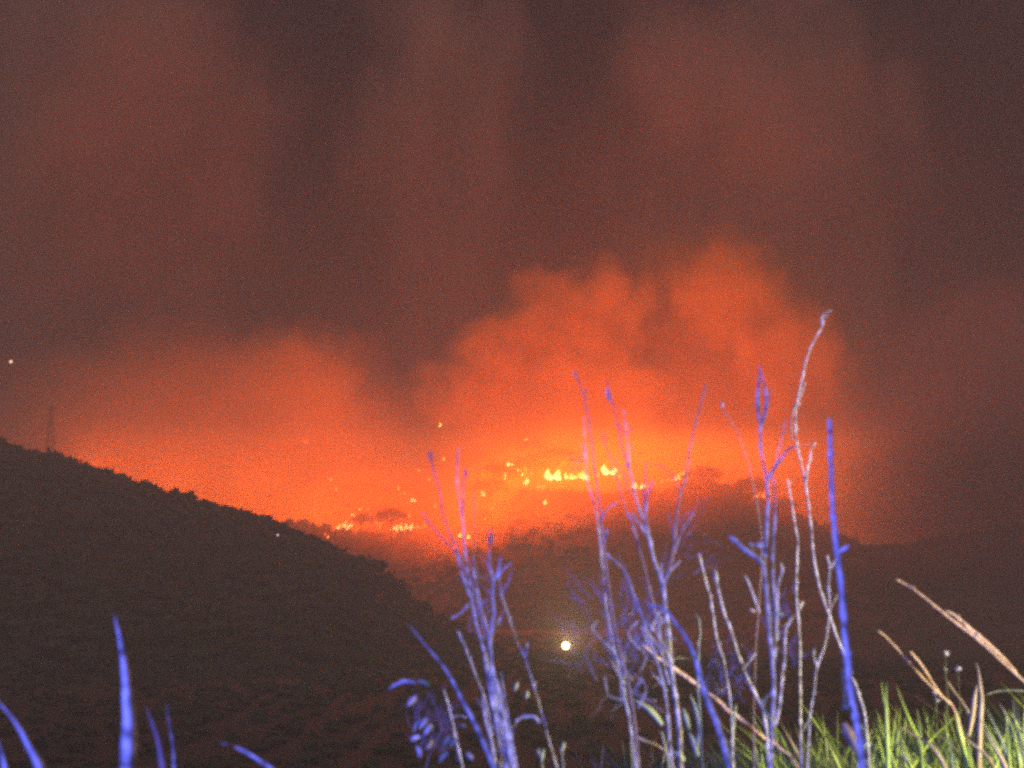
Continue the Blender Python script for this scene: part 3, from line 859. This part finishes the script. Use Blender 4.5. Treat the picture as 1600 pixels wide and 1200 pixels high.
stem(g, [(989, 698), (984, 698)], 1.2, 1.6, Y)
stem(g, [(1010, 720), (1009, 745), (1006, 770), (1008, 800), (1011, 822)], 1.3, 3.4, Y, 'stem_dark')
stem(g, [(1021, 751), (1013, 768), (1010, 790), (1008, 808)], 2, 4, Y, 'stem')
stem(g, [(988, 800), (994, 812), (1003, 824), (1013, 840)], 2.5, 4.5, Y, 'stem')
stem(g, [(980, 800), (986, 812), (991, 828), (996, 842)], 2.4, 2.0, Y, 'stem')
# long straight stem leaning right
stem(g, [(1103, 600), (1097, 625), (1088, 657), (1083, 680), (1078, 702), (1074, 730), (1071, 749), (1061, 778), (1058, 800), (1055, 830), (1052, 862), (1047, 884), (1042, 898), (1037, 914)], 2.4, 5, Y, 'stem_dark', dY=.12)
stem(g, [(1021, 724), (1033, 728), (1042, 733), (1051, 743), (1058, 755), (1062, 772)], 1.0, 2, Y, 'stem_dark')
stem(g, [(1063, 876), (1055, 884), (1048, 891), (1040, 905)], 2.6, 4, Y)
stem(g, [(1087, 797), (1078, 810), (1069, 823), (1060, 845), (1053, 866)], 1.0, 2.2, Y + .03, 'stem')
stem(g, [(1032, 880), (1034, 895), (1037, 912)], 1.5, 2.5, Y)
# arching lower branch, thick and purple
stem(g, [(1012, 945), (1028, 948), (1040, 953), (1053, 970), (1068, 990), (1076, 1003), (1083, 1018), (1090, 1040), (1094, 1058), (1102, 1083), (1115, 1117), (1127, 1150), (1140, 1196), (1150, 1225)], 4, 15, Y - .2, 'stem', root=True)
stem(g, [(1014, 975), (1026, 992), (1038, 1010), (1046, 1030)], 3, 5, Y)
stem(g, [(1033, 955), (1025, 965), (1018, 985)], 2, 3, Y)
stem(g, [(1000, 980), (1014, 992), (1030, 1012), (1044, 1040)], 2.4, 4, Y)
stem(g, [(1016, 1048), (1028, 1062), (1042, 1080)], 2, 3, Y)
stem(g, [(1036, 950), (1030, 990), (1036, 1030), (1046, 1070)], 2, 4, Y - .03)
fine_twigs(g, 880, 890, 1060, 1110, 110, Y, m='stem', L=(20, 75), w=.6, origin=(1035, 1060))
fine_twigs(g, 950, 930, 1050, 1060, 50, Y, m='stem', L=(15, 50), w=.8)
fine_twigs(g, 1030, 790, 1120, 920, 24, Y, m='stem', L=(20, 50), w=.5, origin=(1040, 920))
for _ in range(16):
    x_, y_ = rnd.uniform(930, 1040), rnd.uniform(930, 1060)
    stem(g, [(x_, y_), (x_ + rnd.uniform(-18, 22), y_ + rnd.uniform(15, 30)), (x_ + rnd.uniform(0, 40), y_ + rnd.uniform(35, 70))], 1.2, 2.4, Y + rnd.uniform(-.1, .1), rnd.choice(['stem', 'stem', 'stem_dark']))

# --- dry stalk with orange-tan husks crossing behind
g = plant('seed_stalk', 1245, 2.5, 'straw coloured stalk slanting down to the right through the weeds', 'grass stalk')
P = stem(g, [(1003, 1008), (1012, 1014), (1025, 1026), (1053, 1046), (1087, 1070), (1110, 1086), (1138, 1110), (1168, 1132), (1193, 1152), (1212, 1164), (1232, 1180), (1246, 1198)], 4.5, 3.5, 2.5, 'straw', root=True)
spikelets(g, smooth_pts(to_world([(1052, 1042), (1068, 1055), (1087, 1068), (1104, 1080)], 2.48), 3), 9, 2.48, open_=.22)
spikelets(g, smooth_pts(to_world([(1106, 1082), (1122, 1094), (1138, 1110), (1150, 1118), (1168, 1131), (1182, 1142), (1194, 1153)], 2.48), 3), 7.5, 2.48, open_=.22)

# --- stems and leaves in the lower middle
g = plant('dry_stalk', 1130, 2.3, 'slender pale stalk left of the budded stalk, right of the big weed')
stem(g, [(1092, 865), (1097, 885), (1103, 910), (1109, 930), (1115, 965), (1121, 1002), (1130, 1030), (1136, 1060), (1142, 1110), (1146, 1200)], 3, 2.6, 2.3, 'stem', root=True)
g = plant('dry_stalk', 1187, 2.2, 'budded pale stalk between the big weed and the tall forked one')
stem(g, [(1119, 905), (1122, 920), (1127, 942), (1134, 965), (1142, 984), (1148, 1005), (1156, 1030), (1169, 1062), (1187, 1098), (1196, 1130), (1202, 1200)], 3.5, 4, 2.2, 'stem', root=True)
bud(g, 1119, 900, 6, 24, 2.2, 'stem', -.05)
stem(g, [(1181, 1020), (1172, 1032), (1160, 1046)], 2, 3, 2.2)
fine_twigs(g, 1085, 1020, 1180, 1110, 50, 2.25, m='stem', L=(15, 45), w=.9)
g = plant('dry_stalk', 1094, 2.4, 'short knobbed stalk inside the gap beside the arching branch')
stem(g, [(1091, 963), (1094, 984), (1092, 1005), (1092, 1026), (1090, 1060), (1094, 1120), (1098, 1200)], 2.5, 2.5, 2.4, 'leaf', root=True)
stem(g, [(1086, 960), (1092, 968)], 1.5, 2, 2.4, 'leaf')
g = plant('leafy_weed', 1040, 2.4, 'low weed with broad dull green leaves under the big dead weed')
stem(g, [(977, 1018), (975, 1040), (976, 1067), (980, 1108), (985, 1145), (988, 1200)], 2, 3.2, 2.4, 'leaf', root=True)
stem(g, [(1034, 1143), (1038, 1162), (1043, 1183), (1046, 1210)], 3, 4, 2.4, 'leaf', root=True)
for a, w_ in [([(988, 1093), (1000, 1099), (1012, 1108), (1024, 1120), (1034, 1134)], 10), ([(1078, 1085), (1084, 1100), (1090, 1120), (1092, 1140)], 6),
              ([(1066, 1105), (1071, 1120), (1076, 1140)], 8), ([(1076, 1142), (1081, 1155), (1086, 1170), (1090, 1182)], 9), ([(1092, 1140), (1091, 1155), (1086, 1172)], 9),
              ([(1049, 1173), (1056, 1177), (1062, 1182), (1068, 1190)], 11), ([(1150, 1100), (1146, 1130), (1143, 1180)], 5), ([(1176, 1150), (1180, 1175), (1183, 1200)], 5)]:
    blade(g, a, w_, 2.4, 'leaf', name='leaf', peak=.5)
g2 = plant('seed_stalk', 1045, 2.5, 'short straw seed head near the bottom under the big weed', 'grass stalk')
stem(g2, [(1000, 1155), (1015, 1160), (1032, 1168), (1046, 1180), (1056, 1205)], 2, 2.4, 2.5, 'straw', root=True)
spikelets(g2, smooth_pts(to_world([(998, 1153), (1008, 1158), (1020, 1162), (1034, 1169)], 2.49), 3), 6, 2.49, m='drygrass')

# --- forked weed with the tall bud
Y = 1.85
g = plant('forked_weed', 1205, Y, 'forked blue lit weed with a tall pointed bud at its top')
stem(g, [(1189, 660), (1188, 680), (1189, 702), (1193, 725), (1197, 745), (1200, 777), (1199, 810), (1198, 840), (1194, 885), (1197, 915), (1199, 945), (1203, 999), (1207, 1030), (1209, 1075), (1207, 1123), (1205, 1167), (1204, 1200)], 4.0, 8, Y, 'stem', dY=.1, root=True)
blade(g, [(1187, 568), (1186, 590), (1184, 620), (1185, 645), (1190, 664)], 5, Y + .1, 'stem', name='leaf', peak=.5)
blade(g, [(1188, 575), (1194, 600), (1198, 625), (1195, 648), (1190, 665)], 4.5, Y + .1, 'stem', name='leaf', peak=.5)
stem(g, [(1204, 606), (1201, 622), (1198, 640), (1192, 660)], 1.5, 2, Y + .08, 'stem_dark')
stem(g, [(1244, 699), (1236, 700), (1231, 703), (1216, 723), (1207, 736), (1200, 748)], 2, 7, Y, 'stem')
stem(g, [(1209, 745), (1211, 777), (1211, 812), (1208, 863), (1209, 915), (1213, 950), (1212, 990), (1210, 1030)], 2.4, 4, Y + .05, 'stem')
stem(g, [(1141, 839), (1152, 848), (1165, 860), (1180, 870), (1194, 882)], 8, 7, Y, 'stem')
stem(g, [(1228, 655), (1222, 680), (1216, 705), (1213, 725)], 1.3, 2, Y + .1, 'stem')
puff(g, 1173, 853, 12, Y + .05); puff(g, 1188, 852, 12, Y + .05)
stem(g, [(1173, 853), (1182, 866), (1192, 880)], 1.2, 1.6, Y + .05); stem(g, [(1188, 852), (1192, 866)], 1.2, 1.6, Y + .05)
stem(g, [(1220, 878), (1222, 892), (1218, 906), (1215, 920), (1215, 960), (1214, 1000)], 2.5, 3.5, Y + .15, 'stem')
blade(g, [(1202, 962), (1212, 959), (1226, 962)], 6, Y + .1, 'leaf', name='leaf', peak=.5)
stem(g, [(1240, 960), (1232, 975), (1227, 990), (1226, 1032), (1222, 1056), (1218, 1104), (1211, 1134)], 2.5, 4, Y + .2, 'stem', root=False)
stem(g, [(1163, 898), (1170, 912), (1178, 932), (1187, 957)], 3, 2, Y + .25, 'stem')
stem(g, [(1172, 952), (1180, 956)], 3, 2.4, Y + .25)
stem(g, [(1192, 1092), (1192, 1105), (1197, 1116), (1205, 1126)], 3, 5, Y, 'leaf'); stem(g, [(1200, 1086), (1194, 1098), (1190, 1106)], 2, 3, Y, 'leaf')
stem(g, [(1210, 1155), (1214, 1165), (1224, 1173), (1234, 1180)], 3, 3, Y, 'straw')
fine_twigs(g, 1195, 920, 1250, 1060, 36, Y + .15, m='stem', L=(12, 40), w=.9)
g = plant('dry_stalk', 1172, 2.3, 'faint thin stalk rising in front of the orange glow left of the forked weed')
stem(g, [(1126, 626), (1133, 645), (1144, 662), (1155, 682), (1164, 708), (1172, 736), (1176, 756), (1181, 777), (1188, 820), (1190, 870), (1186, 940), (1180, 1040), (1178, 1200)], 1.4, 2.0, 2.3, 'stem_dark', root=True)
bud(g, 1128, 632, 3.4, 10, 2.3, 'stem', .2)

# --- the pale tall stalk
Y = 2.45
g = plant('tall_stalk', 1253, Y, 'tallest pale stalk with a curled tip, right of the forked weed')
stem(g, [(1298, 485), (1288, 490), (1284, 498), (1285, 509), (1276, 525), (1267, 542), (1261, 558), (1257, 576), (1253, 592), (1250, 607), (1245, 630), (1243, 650), (1243, 672), (1246, 700), (1252, 725), (1258, 752), (1264, 795), (1268, 830), (1270, 858), (1278, 906), (1286, 935), (1296, 962), (1306, 990), (1317, 1020), (1326, 1050), (1337, 1070), (1343, 1090), (1352, 1122), (1358, 1200)], 2.4, 4.4, Y, 'stem', root=True)
stem(g, [(1296, 492), (1288, 496)], 1.5, 2, Y); bud(g, 1285, 503, 5, 12, Y, 'head')
stem(g, [(1275, 692), (1268, 700), (1265, 718), (1261, 740), (1259, 756)], 2, 3, Y, 'stem')
stem(g, [(1274, 691), (1262, 694), (1250, 696), (1245, 697)], 1.2, 1.4, Y, 'stem_dark')
stem(g, [(1258, 596), (1251, 618), (1240, 640), (1236, 665), (1238, 690)], 4, 2, Y + .1, 'stem_dark')
g = plant('pale_stalk', 1251, 2.5, 'straight pale yellowish stalk right of the forked weed')
stem(g, [(1231, 748), (1235, 775), (1239, 800), (1244, 830), (1247, 850), (1245, 885), (1244, 915), (1245, 945), (1249, 985), (1250, 1020), (1250, 1065), (1250, 1110), (1251, 1134), (1252, 1200)], 2.2, 5, 2.5, 'stem', root=True)
stem(g, [(1254, 940), (1248, 955)], 4, 2, 2.5); stem(g, [(1267, 1110), (1262, 1128), (1254, 1142)], 3, 3.4, 2.5, 'leaf')
g = plant('hooked_stalk', 1295, 2.2, 'hooked twig hanging between the pale stalk and the thick blue stalk')
stem(g, [(1293, 868), (1296, 888), (1295, 920), (1296, 955), (1293, 985), (1288, 1012), (1277, 1041), (1272, 1080), (1266, 1120), (1262, 1200)], 2.4, 2, 2.2, 'stem', root=True)
stem(g, [(1272, 1014), (1271, 1026), (1277, 1041)], 4, 2.4, 2.2)
stem(g, [(1305, 875), (1300, 883), (1296, 890)], 2, 2, 2.2); stem(g, [(1308, 930), (1303, 940), (1298, 950)], 2, 2, 2.2)

# --- thick blue stalk
Y = 1.6
g = plant('thick_stalk', 1347, Y, 'thick deep blue stalk leaning from the bottom edge, brightest of the weeds')
stem(g, [(1296, 655), (1297, 680), (1298, 709), (1299, 745), (1300, 777), (1303, 815), (1307, 850), (1311, 885), (1315, 920), (1318, 960), (1323, 1020), (1326, 1050), (1329, 1080), (1336, 1115), (1341, 1140), (1345, 1172), (1347, 1200)], 7, 17, Y, 'stem', dY=.05, root=True)
blade(g, [(1308, 864), (1316, 860), (1326, 854)], 7, Y - .02, 'head', name='leaf', peak=.5)
blade(g, [(1316, 1108), (1322, 1104), (1328, 1110)], 7, Y, 'leaf', name='leaf', peak=.5)
stem(g, [(1330, 1018), (1326, 1030)], 5, 6, Y)
stem(g, [(1317, 1045), (1319, 1075), (1321, 1108)], 3, 3, Y + .02, 'leaf')
g = plant('dry_leaf', 1330, 1.8, 'shrivelled grey leaf hanging against the foot of the thick stalk', 'leaf')
blade(g, [(1318, 1128), (1322, 1140), (1330, 1155), (1338, 1172)], 14, 1.85, 'drygrass', name='leaf', peak=.4)
stem(g, [(1319, 1130), (1328, 1138), (1340, 1155), (1344, 1178), (1346, 1200)], 2.4, 2.4, 1.8, 'straw', root=True)

# --- straw grasses on the right
Y = 2.3
g = plant('seed_grass', 1600, Y, 'long straw seed head slanting in from the right edge', 'grass stalk')
P = stem(g, [(1400, 905), (1420, 916), (1440, 930), (1460, 946), (1479, 962), (1504, 981), (1530, 1001), (1550, 1019), (1569, 1037), (1590, 1056), (1612, 1076), (1640, 1110), (1655, 1150), (1662, 1200)], 2, 5, Y, 'straw', root=True)
spikelets(g, smooth_pts(to_world([(1440, 930), (1479, 962), (1530, 1001), (1569, 1037), (1600, 1065)], Y), 3), 6, Y, open_=.14)
P = stem(g, [(1481, 956), (1492, 962), (1509, 976), (1545, 1006), (1572, 1032), (1588, 1052)], 2, 3, Y, 'straw', name='stem')
spikelets(g, smooth_pts(to_world([(1479, 955), (1494, 963), (1509, 977), (1545, 1007), (1572, 1033), (1588, 1052)], Y), 3), 8, Y, open_=.16)
g = plant('seed_grass', 1500, 2.6, 'thin brownish seed stalk in front of the green grass, lower one', 'grass stalk')
stem(g, [(1371, 985), (1385, 996), (1401, 1013), (1413, 1027), (1425, 1041), (1441, 1058), (1458, 1076), (1474, 1090), (1488, 1103), (1497, 1125), (1506, 1160), (1512, 1200)], 2, 3.6, 2.6, 'straw', root=True)
stem(g, [(1422, 1018), (1434, 1032), (1446, 1048), (1458, 1068), (1472, 1088), (1484, 1100)], 3, 2.6, 2.6, 'straw', name='stem')
spikelets(g, smooth_pts(to_world([(1422, 1018), (1434, 1032), (1446, 1048), (1456, 1064)], 2.59), 3), 6, 2.59, open_=.12)
stem(g, [(1480, 1064), (1489, 1078), (1500, 1093), (1515, 1114)], 2.4, 3, 2.7, 'drygrass')
g = plant('dry_leaf', 1530, 2.7, 'upright withered leaf among the green grass near the right edge', 'leaf')
blade(g, [(1525, 1034), (1529, 1050), (1531, 1070), (1533, 1095), (1530, 1140), (1528, 1200)], 8, 2.7, 'drygrass', root=True, name='leaf', peak=.45)
blade(g, [(1527, 1070), (1522, 1090), (1518, 1120), (1513, 1150)], 7, 2.72, 'drygrass', name='leaf', peak=.45)
for x_, y_, w_, lab in [(1479, 1021, 8, 'pale round flower head, topmost over the green grass'), (1497, 1045, 8, 'pale round flower head right of the topmost one'),
                        (1464, 1094, 7, 'pale flower head low beside the brown seed stalk'), (1461, 1082, 6, 'brownish flower head on the seed stalk above the low pale one'),
                        (1477, 1047, 5, 'tiny flower head under the topmost one'), (1517, 1113, 12, 'white ragged flower head beside the withered leaf')]:
    g = plant('wild_flower', x_, 2.8, lab, 'flower', 'flower heads over the grass')
    puff(g, x_, y_, w_ * 1.3, 2.8)
    stem(g, [(x_, y_ + 2), (x_ + rnd.uniform(-1, 2), y_ + 30), (x_ + rnd.uniform(-3, 4), y_ + 70), (x_ + rnd.uniform(-4, 6), 1205)], .9, 1.4, 2.8, 'olive', root=True)
g = plant('arching_grass', 1640, 2.9, 'thin arching grass stalk above the grass at the right edge', 'grass stalk')
stem(g, [(1540, 1086), (1555, 1081), (1570, 1079), (1588, 1079), (1605, 1083), (1630, 1110), (1645, 1150), (1650, 1200)], 1.4, 2.4, 2.9, 'leaf', root=True)

# --- green tussocks, every broad blade its own
def tussock(px, label, blades, Y=2.35):
    g = plant('grass_tussock', px, Y, label, 'grass tussock', 'green tussocks on the bank')
    for pts, w_, m_ in blades: blade(g, pts, w_, Y + rnd.uniform(-.12, .12), m_, root=True, peak=.55)


tussock(1385, 'bright green tussock beside the thick blue stalk', [
    ([(1385, 1066), (1384, 1090), (1385, 1120), (1386, 1155), (1387, 1200)], 11, 'green'), ([(1377, 1062), (1380, 1090), (1384, 1120), (1388, 1200)], 6, 'green'),
    ([(1399, 1066), (1407, 1090), (1416, 1114), (1425, 1135), (1434, 1155), (1442, 1200)], 7, 'green'), ([(1362, 1122), (1368, 1142), (1374, 1165), (1382, 1200)], 7, 'green'),
    ([(1392, 1142), (1403, 1162), (1415, 1185), (1424, 1205)], 7, 'leaf'), ([(1392, 1133), (1405, 1136), (1418, 1143), (1435, 1152), (1452, 1163), (1466, 1180), (1478, 1205)], 5, 'drygrass'),
    ([(1432, 1108), (1436, 1128), (1439, 1160), (1441, 1200)], 6, 'green'), ([(1370, 1120), (1380, 1150), (1392, 1180), (1400, 1205)], 6, 'green'),
    ([(1354, 1128), (1362, 1155), (1368, 1180), (1374, 1205)], 6, 'green'), ([(1409, 1150), (1416, 1175), (1424, 1200)], 6, 'green'), ([(1374, 1150), (1366, 1175), (1362, 1205)], 5, 'green'),
    ([(1400, 1100), (1404, 1130), (1410, 1170), (1414, 1205)], 4, 'olive')])
tussock(1510, 'green tussock at the middle of the lit grass', [
    ([(1493, 1116), (1497, 1136), (1503, 1160), (1508, 1182), (1513, 1205)], 11, 'green'), ([(1507, 1132), (1510, 1150), (1514, 1170), (1518, 1200)], 6, 'green'),
    ([(1537, 1140), (1550, 1162), (1562, 1182), (1572, 1205)], 9, 'drygrass'), ([(1486, 1165), (1492, 1185), (1496, 1205)], 6, 'green'), ([(1530, 1120), (1545, 1146), (1560, 1172), (1572, 1200)], 5, 'leaf'),
    ([(1476, 1140), (1484, 1165), (1490, 1205)], 5, 'leaf'), ([(1540, 1105), (1552, 1130), (1566, 1160), (1580, 1205)], 5, 'leaf'), ([(1450, 1140), (1462, 1165), (1478, 1205)], 4, 'olive'),
    ([(1504, 1150), (1520, 1163), (1540, 1180), (1556, 1205)], 7, 'drygrass')])
tussock(1585, 'green tussock nearest to the right edge', [
    ([(1572, 1112), (1573, 1135), (1575, 1165), (1578, 1200)], 7, 'green'), ([(1574, 1112), (1582, 1140), (1588, 1165), (1594, 1200)], 8, 'green'),
    ([(1562, 1100), (1568, 1110), (1574, 1125)], 4, 'leaf'), ([(1590, 1100), (1592, 1130), (1595, 1165), (1598, 1205)], 4, 'leaf'), ([(1604, 1095), (1600, 1130), (1602, 1200)], 6, 'green'),
    ([(1583, 1090), (1584, 1110), (1588, 1150), (1590, 1205)], 3, 'leaf')])


def grass(name, n, x0, x1, y0, y1, h0, h1, m, label, seed):
    r = random.Random(seed); vs, fs = [], []
    for _ in range(n):
        x, y = r.uniform(x0, x1), r.uniform(y0, y1)
        if x > (y + .4) * .62 or x < -(y + .4) * .62: continue
        if noise.noise(Vector((x * 3, y * 3, 7))) < -.22: continue
        z = base_h(x, y); h = r.uniform(h0, h1) * (.75 + .5 * noise.noise(Vector((x * 2, y * 2, 1)))); wv = r.uniform(.0014, .0042)
        lx, ly = r.gauss(0, .3), r.gauss(0, .3); a = r.uniform(-.9, .9); sx, sy = math.cos(a) * wv, math.sin(a) * wv
        o = len(vs)
        for t, k in ((0, .8), (.45, 1), (.8, .6)):
            c = Vector((x + lx * h * t * t, y + ly * h * t * t, z - .01 + h * t * (1 - .12 * t)))
            vs += [c - Vector((sx * k, sy * k, 0)), c + Vector((sx * k, sy * k, 0))]
        vs.append(Vector((x + lx * h, y + ly * h, z + h * .86)))
        fs += [(o, o + 1, o + 3, o + 2), (o + 2, o + 3, o + 5, o + 4), (o + 4, o + 5, o + 6)]
    tag(mesh_obj('grass', vs, fs, M[m]), label, kind='stuff')


grass('g', 20000, .15, 3.2, 2.2, 4.4, .14, .40, 'olive', 'low olive grass on the bank', 5)
grass('g', 9000, .62, 3.2, 2.2, 4.2, .2, .50, 'green', 'paler grass mixed into the bank on the right', 6)
grass('g', 6000, -.05, 1.0, 2.2, 3.4, .16, .42, 'olive', 'dull grass under the dead weeds', 9)
grass('g', 2600, .2, 3.0, 2.2, 4.4, .15, .44, 'drygrass', 'dry brown grass mixed into the bank', 7)
grass('g', 2500, -2.4, .2, 1.6, 4.0, .06, .2, 'olive', 'short grass on the dark left of the bank', 8)
